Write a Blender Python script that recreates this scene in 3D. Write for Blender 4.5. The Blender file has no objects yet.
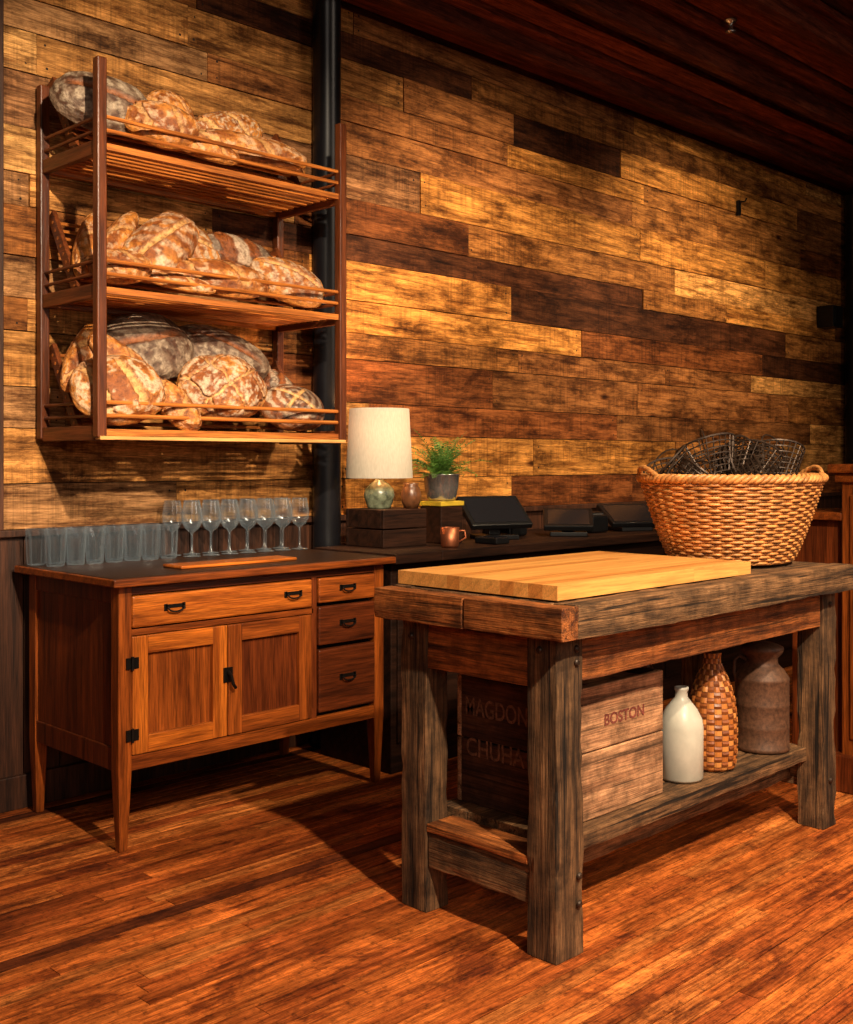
import bpy, math, random
from mathutils import Vector, Matrix, Euler, noise
random.seed(7)
scene = bpy.context.scene
try:
    scene.view_settings.view_transform = 'Standard'
    scene.view_settings.look = 'None'
except Exception:
    pass

# ------------------------------------------------------------------ materials
def new_mat(name):
    m = bpy.data.materials.new(name); m.use_nodes = True
    nt = m.node_tree; b = nt.nodes['Principled BSDF']
    return m, nt, b
def ramp(nt, fac, stops):
    r = nt.nodes.new('ShaderNodeValToRGB')
    els = r.color_ramp.elements
    while len(els) < len(stops): els.new(0.5)
    for e, (p, c) in zip(els, stops):
        e.position = p; e.color = (c[0], c[1], c[2], 1)
    nt.links.new(fac, r.inputs['Fac']); return r.outputs['Color']
def mul(nt, a, b, fac=1.0):
    m = nt.nodes.new('ShaderNodeMixRGB'); m.blend_type = 'MULTIPLY'
    if isinstance(fac, float): m.inputs[0].default_value = fac
    else: nt.links.new(fac, m.inputs[0])
    nt.links.new(a, m.inputs[1]); nt.links.new(b, m.inputs[2]); return m.outputs[0]
def nz(nt, vec, scale, detail=6, dist=0.0, rough=0.6):
    n = nt.nodes.new('ShaderNodeTexNoise'); n.inputs['Scale'].default_value = scale
    n.inputs['Detail'].default_value = detail; n.inputs['Distortion'].default_value = dist
    n.inputs['Roughness'].default_value = rough
    nt.links.new(vec, n.inputs['Vector']); return n.outputs['Fac']
def wave(nt, vec, scale, dist, dscale=1.0):
    n = nt.nodes.new('ShaderNodeTexWave'); n.wave_type = 'BANDS'; n.bands_direction = 'DIAGONAL'; n.wave_profile = 'SAW'
    n.inputs['Scale'].default_value = scale; n.inputs['Distortion'].default_value = dist
    n.inputs['Detail'].default_value = 3; n.inputs['Detail Scale'].default_value = dscale; n.inputs['Detail Roughness'].default_value = .6
    nt.links.new(vec, n.inputs['Vector']); return n.outputs['Fac']
def mapv(nt, vec, s):
    m = nt.nodes.new('ShaderNodeMapping'); m.inputs['Scale'].default_value = s
    nt.links.new(vec, m.inputs['Vector']); return m.outputs['Vector']
def bump(nt, b, h, strength=0.3, dist=0.01):
    n = nt.nodes.new('ShaderNodeBump'); n.inputs['Strength'].default_value = strength
    n.inputs['Distance'].default_value = dist
    nt.links.new(h, n.inputs['Height']); nt.links.new(n.outputs['Normal'], b.inputs['Normal'])
def coords(nt, attr=None):
    tc = nt.nodes.new('ShaderNodeTexCoord')
    if attr:
        a = nt.nodes.new('ShaderNodeAttribute'); a.attribute_name = attr; f = a.outputs['Fac']
    else:
        a = nt.nodes.new('ShaderNodeObjectInfo'); f = a.outputs['Random']
    k = nt.nodes.new('ShaderNodeMath'); k.operation = 'MULTIPLY'; k.inputs[1].default_value = 61.0
    nt.links.new(f, k.inputs[0])
    v = nt.nodes.new('ShaderNodeVectorMath'); v.operation = 'ADD'
    nt.links.new(tc.outputs['Object'], v.inputs[0]); nt.links.new(k.outputs[0], v.inputs[1])
    return v.outputs[0]
def g3(k): return (k, k * .96, k * .92)
def axs(axis, lo, hi):
    return tuple(lo if a == axis else hi for a in 'xyz')
def wood(name, light, dark, axis='x', rough=0.55, contrast=0.16, bumpk=0.3, spec=0.35, fine=0.35, crack=1.0, ring=.2):
    m, nt, b = new_mat(name)
    v = coords(nt)
    mid = tuple((l + d) / 2 for l, d in zip(light, dark))
    n1 = nz(nt, mapv(nt, v, axs(axis, 1.8, 26)), 1.0, 10, 0.3, .68)
    c = ramp(nt, n1, [(0.5 - contrast, dark), (0.5, mid), (0.5 + contrast, light)])
    w = wave(nt, mapv(nt, v, axs(axis, .06, 1)), 14, 5, .8)
    c = mul(nt, c, ramp(nt, w, [(0.0, g3(1 - ring)), (0.45, g3(1.1)), (1, g3(1.12))]))
    n2 = nz(nt, mapv(nt, v, axs(axis, 9, 260)), 1.0, 4)
    c = mul(nt, c, ramp(nt, n2, [(0.38, g3(1 - fine)), (0.58, g3(1.15))]))
    if crack < 1:
        n3 = nz(nt, mapv(nt, v, axs(axis, 1.1, 55)), 1.0, 3, .2)
        c = mul(nt, c, ramp(nt, n3, [(0.35, g3(crack)), (0.41, g3(1))]))
        n4 = nz(nt, v, 11, 9, 0, .72)
        c = mul(nt, c, ramp(nt, n4, [(0.38, g3(.5)), (0.6, g3(1.3))]))
        mm = nt.nodes.new('ShaderNodeMath'); mm.operation = 'ADD'; nt.links.new(n2, mm.inputs[0]); nt.links.new(n3, mm.inputs[1]); h = mm.outputs[0]
    else: h = n2
    nt.links.new(c, b.inputs['Base Color'])
    b.inputs['Roughness'].default_value = rough
    b.inputs['Specular IOR Level'].default_value = spec
    bump(nt, b, h, bumpk, 0.004)
    return m
def plain(name, col, rough=0.5, metal=0.0, var=0.15, scale=20, spec=0.5):
    m, nt, b = new_mat(name)
    tc = nt.nodes.new('ShaderNodeTexCoord')
    n = nz(nt, tc.outputs['Object'], scale, 7, 0, .68)
    c = ramp(nt, n, [(0.35, tuple(x * (1 - var) for x in col)), (0.65, tuple(min(1, x * (1 + var)) for x in col))])
    nt.links.new(c, b.inputs['Base Color'])
    b.inputs['Roughness'].default_value = rough; b.inputs['Metallic'].default_value = metal
    b.inputs['Specular IOR Level'].default_value = spec
    return m
def plank_mat(name, rough, bumpk=0.5, spec=0.25, blot=.3, saw=True, ring=.4, grain=30, scuff=False):
    m, nt, b = new_mat(name)
    v = coords(nt, 'rnd')
    a = nt.nodes.new('ShaderNodeAttribute'); a.attribute_name = 'Col'
    out = a.outputs['Color']
    n1 = nz(nt, mapv(nt, v, axs('x', 2.6, grain)), 1.0, 12, 0.3, 0.74)
    out = mul(nt, out, ramp(nt, n1, [(0.38, (.38, .30, .25)), (0.5, (.92, .9, .88)), (0.62, (1.35, 1.35, 1.33))]))
    w = wave(nt, mapv(nt, v, axs('x', .07, 1)), 12, 7, .9)
    out = mul(nt, out, ramp(nt, w, [(0.0, (1 - ring, 1 - ring * 1.15, 1 - ring * 1.25)), (0.25, g3(1.05)), (1, g3(1.12))]))
    n2 = nz(nt, mapv(nt, v, axs('x', 14, 330)), 1.0, 4)
    out = mul(nt, out, ramp(nt, n2, [(0.38, (.6, .56, .52)), (0.56, g3(1.15))]))
    n3 = nz(nt, mapv(nt, v, axs('x', 2.2, 6)), 1.0, 12, 0.3, .76)
    out = mul(nt, out, ramp(nt, n3, [(0.38, (blot, blot * .8, blot * .66)), (0.46, (.78, .74, .70)), (0.58, g3(1.15))]))
    h = n2
    if saw:
        # weathered grey-brown staining
        n7 = nz(nt, mapv(nt, v, (5, 5, 9)), 1.0, 12, .2, .78)
        out = mul(nt, out, ramp(nt, n7, [(0.40, (.48, .44, .42)), (0.50, (.95, .95, .95)), (.6, (1.12, 1.14, 1.18))]))
        n4 = nz(nt, mapv(nt, v, (70, 1, 1.6)), 1.0, 4, .2)
        mask = nz(nt, mapv(nt, v, (1.5, 1, 5)), 1.0, 4)
        mr = ramp(nt, mask, [(.46, (.1, .1, .1)), (.58, (.7, .7, .7))])
        out = mul(nt, out, ramp(nt, n4, [(0.40, g3(.58)), (0.52, g3(1.06))]), mr)
        vo = nt.nodes.new('ShaderNodeTexVoronoi'); vo.inputs['Scale'].default_value = 1.0
        nt.links.new(mapv(nt, v, (1.9, .5, 5.0)), vo.inputs['Vector'])
        out = mul(nt, out, ramp(nt, vo.outputs['Distance'], [(0.035, (.14, .09, .06)), (0.07, (.55, .45, .4)), (.12, g3(1))]))
        mm = nt.nodes.new('ShaderNodeMath'); mm.operation = 'ADD'; nt.links.new(n4, mm.inputs[0]); nt.links.new(n1, mm.inputs[1]); h = mm.outputs[0]
    if scuff:
        tc = nt.nodes.new('ShaderNodeTexCoord')
        n5 = nz(nt, mapv(nt, tc.outputs['Object'], (1, 2.2, 1)), 2.0, 12, .4, .76)
        out = mul(nt, out, ramp(nt, n5, [(0.39, (.36, .27, .22)), (0.48, g3(.95)), (.62, (1.12, 1.16, 1.2))]))
        n6 = nz(nt, tc.outputs['Object'], 42, 8, .2, .76)
        out = mul(nt, out, ramp(nt, n6, [(0.37, g3(.45)), (0.47, g3(1.0)), (.66, g3(1.25))]))
        rr = ramp(nt, n5, [(0.3, g3(rough + .2)), (.7, g3(rough - .05))]); nt.links.new(rr, b.inputs['Roughness'])
    else: b.inputs['Roughness'].default_value = rough
    nt.links.new(out, b.inputs['Base Color'])
    b.inputs['Specular IOR Level'].default_value = spec
    bump(nt, b, h, bumpk, 0.005)
    return m

M_wall = plank_mat('reclaimed_plank_wood', 0.7, spec=.15, bumpk=.7)
M_floor = plank_mat('floor_strip_wood', 0.5, blot=.6, saw=False, ring=.25, grain=42, scuff=True, bumpk=.15, spec=.3)
M_ceil = plank_mat('ceiling_dark_wood', 0.75, bumpk=0.2, blot=.5, saw=False, spec=.1)
M_wains = wood('wainscot_dark_wood', (.085, .032, .016), (.014, .006, .004), 'z', rough=.55)
M_cdark = wood('counter_dark_wood', (.035, .014, .008), (.008, .004, .003), 'x', rough=.55, spec=.15)
M_dark = plain('seam_dark', (.006, .003, .002), 0.9)
gl, gd = (.32, .185, .09), (.022, .012, .007)
W = dict(rough=.8, bumpk=1.0, fine=.5, crack=.12)
M_greyx = wood('weathered_timber_x', gl, gd, 'x', **W)
M_greyy = wood('weathered_timber_y', gl, gd, 'y', **W)
M_greyz = wood('weathered_timber_z', (.23, .135, .068), (.014, .008, .005), 'z', **W)
rl, rd = (.50, .18, .048), (.08, .022, .007)
W['rough'] = .65; W['crack'] = .3
M_redx = wood('aged_timber_x', rl, rd, 'x', **W)
M_redy = wood('aged_timber_y', rl, rd, 'y', **W)
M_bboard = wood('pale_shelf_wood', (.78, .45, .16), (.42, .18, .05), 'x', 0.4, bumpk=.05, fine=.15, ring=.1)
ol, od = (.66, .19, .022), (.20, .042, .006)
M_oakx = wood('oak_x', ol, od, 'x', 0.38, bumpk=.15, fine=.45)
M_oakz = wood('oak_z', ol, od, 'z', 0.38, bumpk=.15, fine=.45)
M_oakmx = wood('oak_mid_shaded_x', (.36, .09, .013), (.11, .023, .0045), 'x', 0.38, bumpk=.15, fine=.45)  # mid oak tone; also paints shade into the right door rails
M_oakmz = wood('oak_mid_shaded_z', (.36, .09, .013), (.11, .023, .0045), 'z', 0.38, bumpk=.15, fine=.45)  # mid oak tone; also paints shade into the right door stiles
M_oakdz = wood('oak_dark_shaded_z', (.19, .042, .009), (.06, .012, .0035), 'z', 0.38, bumpk=.15, fine=.45)  # dark oak; shade painted into cabinet ends and right door panel
M_oakdx = wood('oak_dark_shaded_x', (.14, .030, .007), (.04, .009, .003), 'x', 0.38, bumpk=.15, fine=.45)  # dark oak; the table's shade painted into the lower right drawers
M_topdark = wood('cabinet_top_wood', (.05, .022, .012), (.012, .006, .004), 'x', 0.4, spec=.25)
M_rackx = wood('rack_wood_x', (.60, .21, .04), (.22, .06, .012), 'x', 0.4)
M_rackz = wood('rack_wood_z', (.17, .045, .013), (.05, .013, .005), 'z', 0.35)
M_racky = wood('rack_wood_y', (.22, .06, .016), (.06, .016, .006), 'y', 0.4)
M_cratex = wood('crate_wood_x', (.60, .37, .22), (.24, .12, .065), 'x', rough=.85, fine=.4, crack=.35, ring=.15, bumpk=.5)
M_cratey = wood('crate_wood_y_shaded', (.10, .042, .02), (.03, .012, .007), 'y', rough=.85, fine=.4, crack=.35)  # same crate wood darkened: shade on the ends put into the colour
M_black = plain('black_iron', (.006, .006, .008), 0.3, spec=.35)
M_iron = plain('dark_wire_metal', (.05, .03, .02), 0.45, .5)
M_hard = plain('black_hardware', (.01, .008, .007), 0.4, .5)
M_plastic = plain('black_plastic', (.006, .006, .007), 0.35, spec=.35)
M_screen = plain('dark_screen', (.012, .012, .015), 0.12, var=0)
M_steel = plain('steel_pot', (.52, .50, .48), 0.25, .85)
M_copper = plain('copper', (.45, .15, .07), 0.45, .9)
M_yellow = plain('yellow_card', (.50, .33, .02), 0.6)
M_green = plain('green_glaze', (.15, .17, .11), 0.25, var=.7, scale=16)
M_brownpot = plain('brown_glaze', (.13, .05, .02), 0.3, var=.5)
M_jug = plain('white_stoneware', (.60, .57, .48), 0.35, var=.12, scale=9)
M_rust = plain('rusty_tin', (.11, .048, .024), 0.6, .1, var=.45, scale=70)
M_letter = plain('stencil_ink_red', (.20, .045, .028), 0.85, var=.5, scale=70)
M_letterd = plain('stencil_ink_dark', (.17, .07, .035), 0.85, var=.7, scale=70)
M_fern = plain('fern_green', (.07, .17, .02), 0.55, var=.5, scale=30)
M_wick = plain('wicker', (.60, .25, .07), 0.45, var=.45, scale=25)
M_wickd = plain('wicker_dark', (.28, .09, .025), 0.5, var=.4, scale=25)
M_brass = plain('brass', (.4, .28, .15), .35, .9)

def glass_mat():
    m = bpy.data.materials.new('clear_glass'); m.use_nodes = True; nt = m.node_tree; nt.nodes.clear()
    o = nt.nodes.new('ShaderNodeOutputMaterial'); t = nt.nodes.new('ShaderNodeBsdfTransparent'); g = nt.nodes.new('ShaderNodeBsdfGlossy')
    g.inputs['Roughness'].default_value = .14; t.inputs[0].default_value = (.86, .90, .93, 1)
    d = nt.nodes.new('ShaderNodeBsdfDiffuse'); d.inputs[0].default_value = (.55, .66, .75, 1)
    lw = nt.nodes.new('ShaderNodeLayerWeight'); lw.inputs[0].default_value = .25
    r = nt.nodes.new('ShaderNodeMapRange'); r.inputs['To Min'].default_value = .05; r.inputs['To Max'].default_value = .9
    nt.links.new(lw.outputs['Facing'], r.inputs['Value'])
    gd_ = nt.nodes.new('ShaderNodeMixShader'); gd_.inputs[0].default_value = .28
    nt.links.new(g.outputs[0], gd_.inputs[1]); nt.links.new(d.outputs[0], gd_.inputs[2])
    x = nt.nodes.new('ShaderNodeMixShader'); nt.links.new(r.outputs[0], x.inputs[0])
    nt.links.new(t.outputs[0], x.inputs[1]); nt.links.new(gd_.outputs[0], x.inputs[2]); nt.links.new(x.outputs[0], o.inputs[0])
    return m
M_glass = glass_mat()
def shade_mat():
    m = bpy.data.materials.new('linen_shade'); m.use_nodes = True; nt = m.node_tree
    nt.nodes.clear()
    o = nt.nodes.new('ShaderNodeOutputMaterial'); d = nt.nodes.new('ShaderNodeBsdfDiffuse')
    t = nt.nodes.new('ShaderNodeBsdfTranslucent'); x = nt.nodes.new('ShaderNodeMixShader')
    tc = nt.nodes.new('ShaderNodeTexCoord')
    n = nz(nt, mapv(nt, tc.outputs['Object'], (200, 200, 40)), 1.0, 2)
    c = ramp(nt, n, [(0.3, (.50, .44, .35)), (0.7, (.62, .55, .45))])
    nt.links.new(c, d.inputs[0]); t.inputs[0].default_value = (.48, .42, .45, 1)
    x.inputs[0].default_value = .22
    nt.links.new(d.outputs[0], x.inputs[1]); nt.links.new(t.outputs[0], x.inputs[2]); nt.links.new(x.outputs[0], o.inputs[0])
    return m
M_shade = shade_mat()
def bread_mat():
    m, nt, b = new_mat('bread_crust')
    a = nt.nodes.new('ShaderNodeAttribute'); a.attribute_name = 'Col'
    tc = nt.nodes.new('ShaderNodeTexCoord')
    n = nz(nt, tc.outputs['Object'], 60, 9, .3, .74)
    c = ramp(nt, n, [(0.36, (.42, .34, .28)), (0.5, (.95, .94, .93)), (0.64, (1.3, 1.3, 1.3))])
    nt.links.new(mul(nt, a.outputs['Color'], c), b.inputs['Base Color'])
    b.inputs['Roughness'].default_value = .5
    bump(nt, b, n, .8, .007)
    return m
M_bread = bread_mat()
def weave_mat():
    m, nt, b = new_mat('woven_splint')
    a = nt.nodes.new('ShaderNodeAttribute'); a.attribute_name = 'Col'
    nt.links.new(a.outputs['Color'], b.inputs['Base Color']); b.inputs['Roughness'].default_value = .4
    return m
M_weave = weave_mat()

# ------------------------------------------------------------------ mesh builder
class MB:
    def __init__(s): s.v = []; s.f = []; s.mi = []; s.col = []; s.rnd = []
    def add(s, verts, faces, mi=0, col=(1, 1, 1), rnd=0.0):
        o = len(s.v); s.v += [tuple(p) for p in verts]
        for f in faces:
            s.f.append(tuple(i + o for i in f)); s.mi.append(mi); s.col.append(col); s.rnd.append(rnd)
    def box(s, x0, x1, y0, y1, z0, z1, mi=0, col=(1, 1, 1), rnd=0.0, M=None):
        vs = [Vector((x, y, z)) for x in (x0, x1) for y in (y0, y1) for z in (z0, z1)]
        if M: vs = [M @ p for p in vs]
        s.add(vs, [(0, 1, 3, 2), (4, 6, 7, 5), (0, 4, 5, 1), (2, 3, 7, 6), (0, 2, 6, 4), (1, 5, 7, 3)], mi, col, rnd)
    def tube(s, pts, r, n=8, closed=False, mi=0, col=(1, 1, 1), caps=True):
        pts = [Vector(p) for p in pts]; N = len(pts); rings = []
        up = Vector((0, 0, 1))
        prev = None
        for i, p in enumerate(pts):
            if closed: t = pts[(i + 1) % N] - pts[i - 1]
            else: t = pts[min(i + 1, N - 1)] - pts[max(i - 1, 0)]
            t = t.normalized() if t.length > 1e-9 else Vector((0, 0, 1))
            if prev is None:
                a = up if abs(t.z) < .9 else Vector((1, 0, 0))
                u = t.cross(a).normalized()
            else:
                u = (prev - t * prev.dot(t))
                u = u.normalized() if u.length > 1e-6 else t.cross(up).normalized()
            prev = u; w = t.cross(u)
            rr = r[i] if isinstance(r, (list, tuple)) else r
            rings.append([p + (u * math.cos(2 * math.pi * k / n) + w * math.sin(2 * math.pi * k / n)) * rr for k in range(n)])
        vs = [q for g in rings for q in g]; fs = []
        for i in range(N if closed else N - 1):
            j = (i + 1) % N
            for k in range(n):
                l = (k + 1) % n
                fs.append((i * n + k, i * n + l, j * n + l, j * n + k))
        if not closed and caps:
            fs.append(tuple(range(n - 1, -1, -1))); fs.append(tuple((N - 1) * n + k for k in range(n)))
        s.add(vs, fs, mi, col)
    def lathe(s, prof, c=(0, 0, 0), n=32, mi=0, M=None):
        vs = []; fs = []
        for (r, z) in prof:
            for k in range(n):
                a = 2 * math.pi * k / n
                p = Vector((r * math.cos(a), r * math.sin(a), z))
                if M: p = M @ p
                vs.append(p + Vector(c))
        for i in range(len(prof) - 1):
            for k in range(n):
                l = (k + 1) % n
                fs.append((i * n + k, i * n + l, (i + 1) * n + l, (i + 1) * n + k))
        s.add(vs, fs, mi)
    def obj(s, name, mats, parent=None, smooth=False, bevel=0, attr=False, origin=None):
        if origin is None:
            xs = list(zip(*s.v)); origin = Vector([(min(a) + max(a)) / 2 for a in xs])
        origin = Vector(origin)
        me = bpy.data.meshes.new(name)
        me.from_pydata([tuple(Vector(p) - origin) for p in s.v], [], s.f)
        if not isinstance(mats, (list, tuple)): mats = [mats]
        for m in mats: me.materials.append(m)
        me.polygons.foreach_set('material_index', s.mi)
        if smooth: me.polygons.foreach_set('use_smooth', [True] * len(me.polygons))
        if attr:
            ca = me.color_attributes.new('Col', 'FLOAT_COLOR', 'CORNER')
            ra = me.attributes.new('rnd', 'FLOAT', 'FACE')
            buf = []
            for p, c in zip(me.polygons, s.col):
                for _ in p.loop_indices: buf += [c[0], c[1], c[2], 1]
            ca.data.foreach_set('color', buf)
            ra.data.foreach_set('value', s.rnd)
        me.validate(); me.update()
        o = bpy.data.objects.new(name, me); scene.collection.objects.link(o); o.location = origin
        if bevel:
            b = o.modifiers.new('bevel', 'BEVEL'); b.width = bevel; b.segments = 2; b.limit_method = 'ANGLE'
        if parent: setpar(o, parent)
        return o
def setpar(o, e):
    o.parent = e; o.matrix_parent_inverse = Matrix.Translation(-Vector(e.location))
def empty(name, loc):
    e = bpy.data.objects.new(name, None); e.location = loc; e.empty_display_size = .1
    scene.collection.objects.link(e); return e
def box(name, x0, x1, y0, y1, z0, z1, mat, parent=None, bevel=.003):
    b = MB(); b.box(x0, x1, y0, y1, z0, z1)
    return b.obj(name, mat, parent, bevel=bevel)

# ------------------------------------------------------------------ room shell
WY = 3.9; CZ = 3.33
def pick(pal):
    t = random.random(); acc = 0
    for w, c in pal:
        acc += w
        if t < acc: break
    k = random.uniform(.8, 1.2)
    return tuple(x * k for x in c)
palL = [(.36, (.54, .29, .095)), (.28, (.40, .235, .11)), (.16, (.66, .41, .16)), (.12, (.25, .135, .065)), (.08, (.36, .155, .045))]
palR = [(.24, (.58, .29, .075)), (.20, (.42, .20, .06)), (.13, (.74, .42, .14)), (.17, (.22, .08, .025)), (.12, (.095, .036, .015)), (.14, (.32, .145, .05))]
wb = MB()
z = 1.0
while z < CZ - .02:
    h = random.choice([.12, .15, .165, .18, .20]); z1 = min(z + h, CZ)
    x = -2.5 + random.uniform(-1, 0)
    while x < 8.7:
        L = random.uniform(.7, 2.6) if x < 6 else random.uniform(1.0, 3.0); x1 = min(x + L, 8.7)
        d = random.uniform(0, .010)
        c = pick(palL if x + L / 2 < 3.2 else palR)
        wb.box(x + .0014, x1 - .0014, WY - d, WY + .03, z + .0018, z1 - .0018, 0, c, random.random())
        for xe in (x + .035, x1 - .035):
            for zz in (z + h * .22, z + h * .78):
                if zz < CZ - .03 and random.random() < .8:
                    r = random.uniform(.0035, .0058); xx = xe + random.uniform(-.01, .01)
                    wb.add([(xx + r * math.cos(t), WY - d - .0006, zz - r * math.sin(t)) for t in [k * math.pi / 4 for k in range(8)]], [tuple(range(7, -1, -1))], 1)
        x = x1
    z = z1
wb.box(-2.5, 8.7, WY + .012, WY + .1, 0, CZ, 1)
x = -2.5
while x < 8.7:
    wb.box(x + .002, x + .138, WY - .005, WY + .02, .11, .985, 2, rnd=random.random()); x += .14
wb.obj('wall_back', [M_wall, M_dark, M_wains], attr=True, origin=(0, 0, 0))
box('trim_1', -2.5, 8.7, WY - .03, WY - .004, .975, 1.0, M_wains)
box('baseboard_back', -2.5, 8.7, WY - .025, WY - .004, 0.0, .12, M_wains)
box('trim_2', 1.66, 1.757, WY - .03, WY - .010, 1.0, CZ, M_wains)

floorpal = [(.42, (.55, .165, .036)), (.26, (.44, .12, .027)), (.20, (.66, .235, .06)), (.09, (.30, .075, .018)), (.03, (.13, .035, .012))]
fb = MB()
y = -2.5
while y < WY:
    x = -2.5 - random.random() * 1.5
    while x < 8.7:
        L = random.uniform(.6, 2.4); x1 = min(x + L, 8.7)
        fb.box(x + .001, x1 - .001, y + .0021, min(y + .0558, WY), -.015, random.uniform(-.0008, 0), 0, pick(floorpal), random.random())
        x = x1
    y += .0575
fb.box(-2.5, 8.7, -2.5, WY, -.1, -.004, 1)
fb.obj('floor', [M_floor, M_dark], attr=True, origin=(0, 0, 0))

cb = MB()
y = -2.5; i = 0
while y < WY:
    c = random.choice([(.15, .034, .017), (.10, .025, .013), (.06, .017, .010), (.19, .042, .019)])
    cb.box(-2.5, 8.7, y + .009, y + .101, CZ - (.0 if i % 2 else .022), CZ + .03, 0, c, random.random())
    if i % 5 == 0: cb.box(-2.5, 8.7, y - .03, y + .03, CZ - .10, CZ + .01, 0, (.10, .024, .012), random.random())
    y += .11; i += 1
cb.box(-2.5, 8.7, -2.5, WY, CZ + .03, CZ + .1, 1)
cb.obj('ceiling', [M_ceil, M_dark], attr=True, origin=(0, 0, 0))
wr = MB(); wr.box(8.7, 8.8, -2.5, WY + .1, 0, CZ)
for k in range(24): wr.box(8.69, 8.7, -2.5 + k * .27, -2.5 + k * .27 + .262, 0, CZ)
wr.obj('wall_right', M_wains)

def column(x, y, r, name='iron_column'):
    b = MB(); b.lathe([(0.001, 0), (r * 1.25, 0), (r * 1.25, .03), (r * 1.1, .05), (r, .09), (r, CZ - .05), (r * 1.1, CZ - .04), (0.001, CZ - .035)], (x, y, 0), 40)
    b.obj(name, M_black, smooth=True)
column(3.19, 3.81, .062); column(8.45, 3.79, .07)

# ------------------------------------------------------------------ bread rack
X0, X1, YF, YB = 1.90, 2.965, 3.455, 3.865
rk = empty('bread_rack', (2.43, 3.66, 1.33))
for nm, x, y, zt in [('post_1', X0, YF, 2.605), ('post_2', X1, YF, 2.605), ('post_3', X0, YB, 2.605), ('post_4', X1, YB, 2.605)]:
    box(nm, x - .018, x + .018, y - .018, y + .018, 1.325, zt, M_rackz, rk, .005)
shz = [1.345, 1.825, 2.31]
for si, z in enumerate(shz):
    b = MB()
    for x in (X0, X1): b.box(x - .012, x + .012, YF + .018, YB - .018, z - .028, z + .022)
    b.obj('end_rail_%d' % si, M_racky, rk, bevel=.003)
    b = MB()
    b.box(X0 + .018, X1 - .018, YF - .008, YF + .008, z - .012, z + .010)
    b.box(X0 + .018, X1 - .018, YB - .01, YB + .01, z - .02, z + .012)
    n = 9
    for k in range(n):
        y = YF + .04 + k * (YB - YF - .075) / (n - 1)
        b.tube([(X0 + .01, y, z), (X1 - .01, y, z)], .006, 8)
    for dz in (.055, .10):
        b.tube([(X0 + .015, YF, z + dz), (X1 - .015, YF, z + dz)], .0075, 8)
    pA = Vector((0, YB - .02, z + .30)); pB = Vector((0, YB - .20, z + .02))
    for q in range(9):
        p = pA.lerp(pB, (q + .5) / 9)
        b.tube([(X0 + .02, p.y, p.z), (X1 - .02, p.y, p.z)], .0065, 8)
    b.obj('slats_%d' % si, M_rackx, rk, smooth=False)
    b = MB()
    for x in (X0 + .03, X1 - .03):
        d = (pA - pB).normalized(); nrm = Vector((0, d.z, -d.y)) * .022
        vs = []
        for xx in (x - .009, x + .009):
            for p in (pB - d * .01, pA + d * .02):
                vs += [Vector((xx, 0, 0)) + p - nrm, Vector((xx, 0, 0)) + p + nrm]
        b.add(vs, [(0, 1, 3, 2), (4, 6, 7, 5), (0, 4, 5, 1), (2, 3, 7, 6), (0, 2, 6, 4), (1, 5, 7, 3)])
    b.obj('slope_end_%d' % si, M_racky, rk, bevel=.002)
    b = MB()
    for x in (X0, X1):
        for dz in (.055, .10):
            b.tube([(x, YF, z + dz), (x, YB, z + dz)], .0065, 8)
    b.obj('side_rods_%d' % si, M_racky, rk)
box('base_board', X0 - .01, X1 + .01, YF - .022, YF + .012, 1.318, 1.331, M_bboard, rk, .002)

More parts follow.
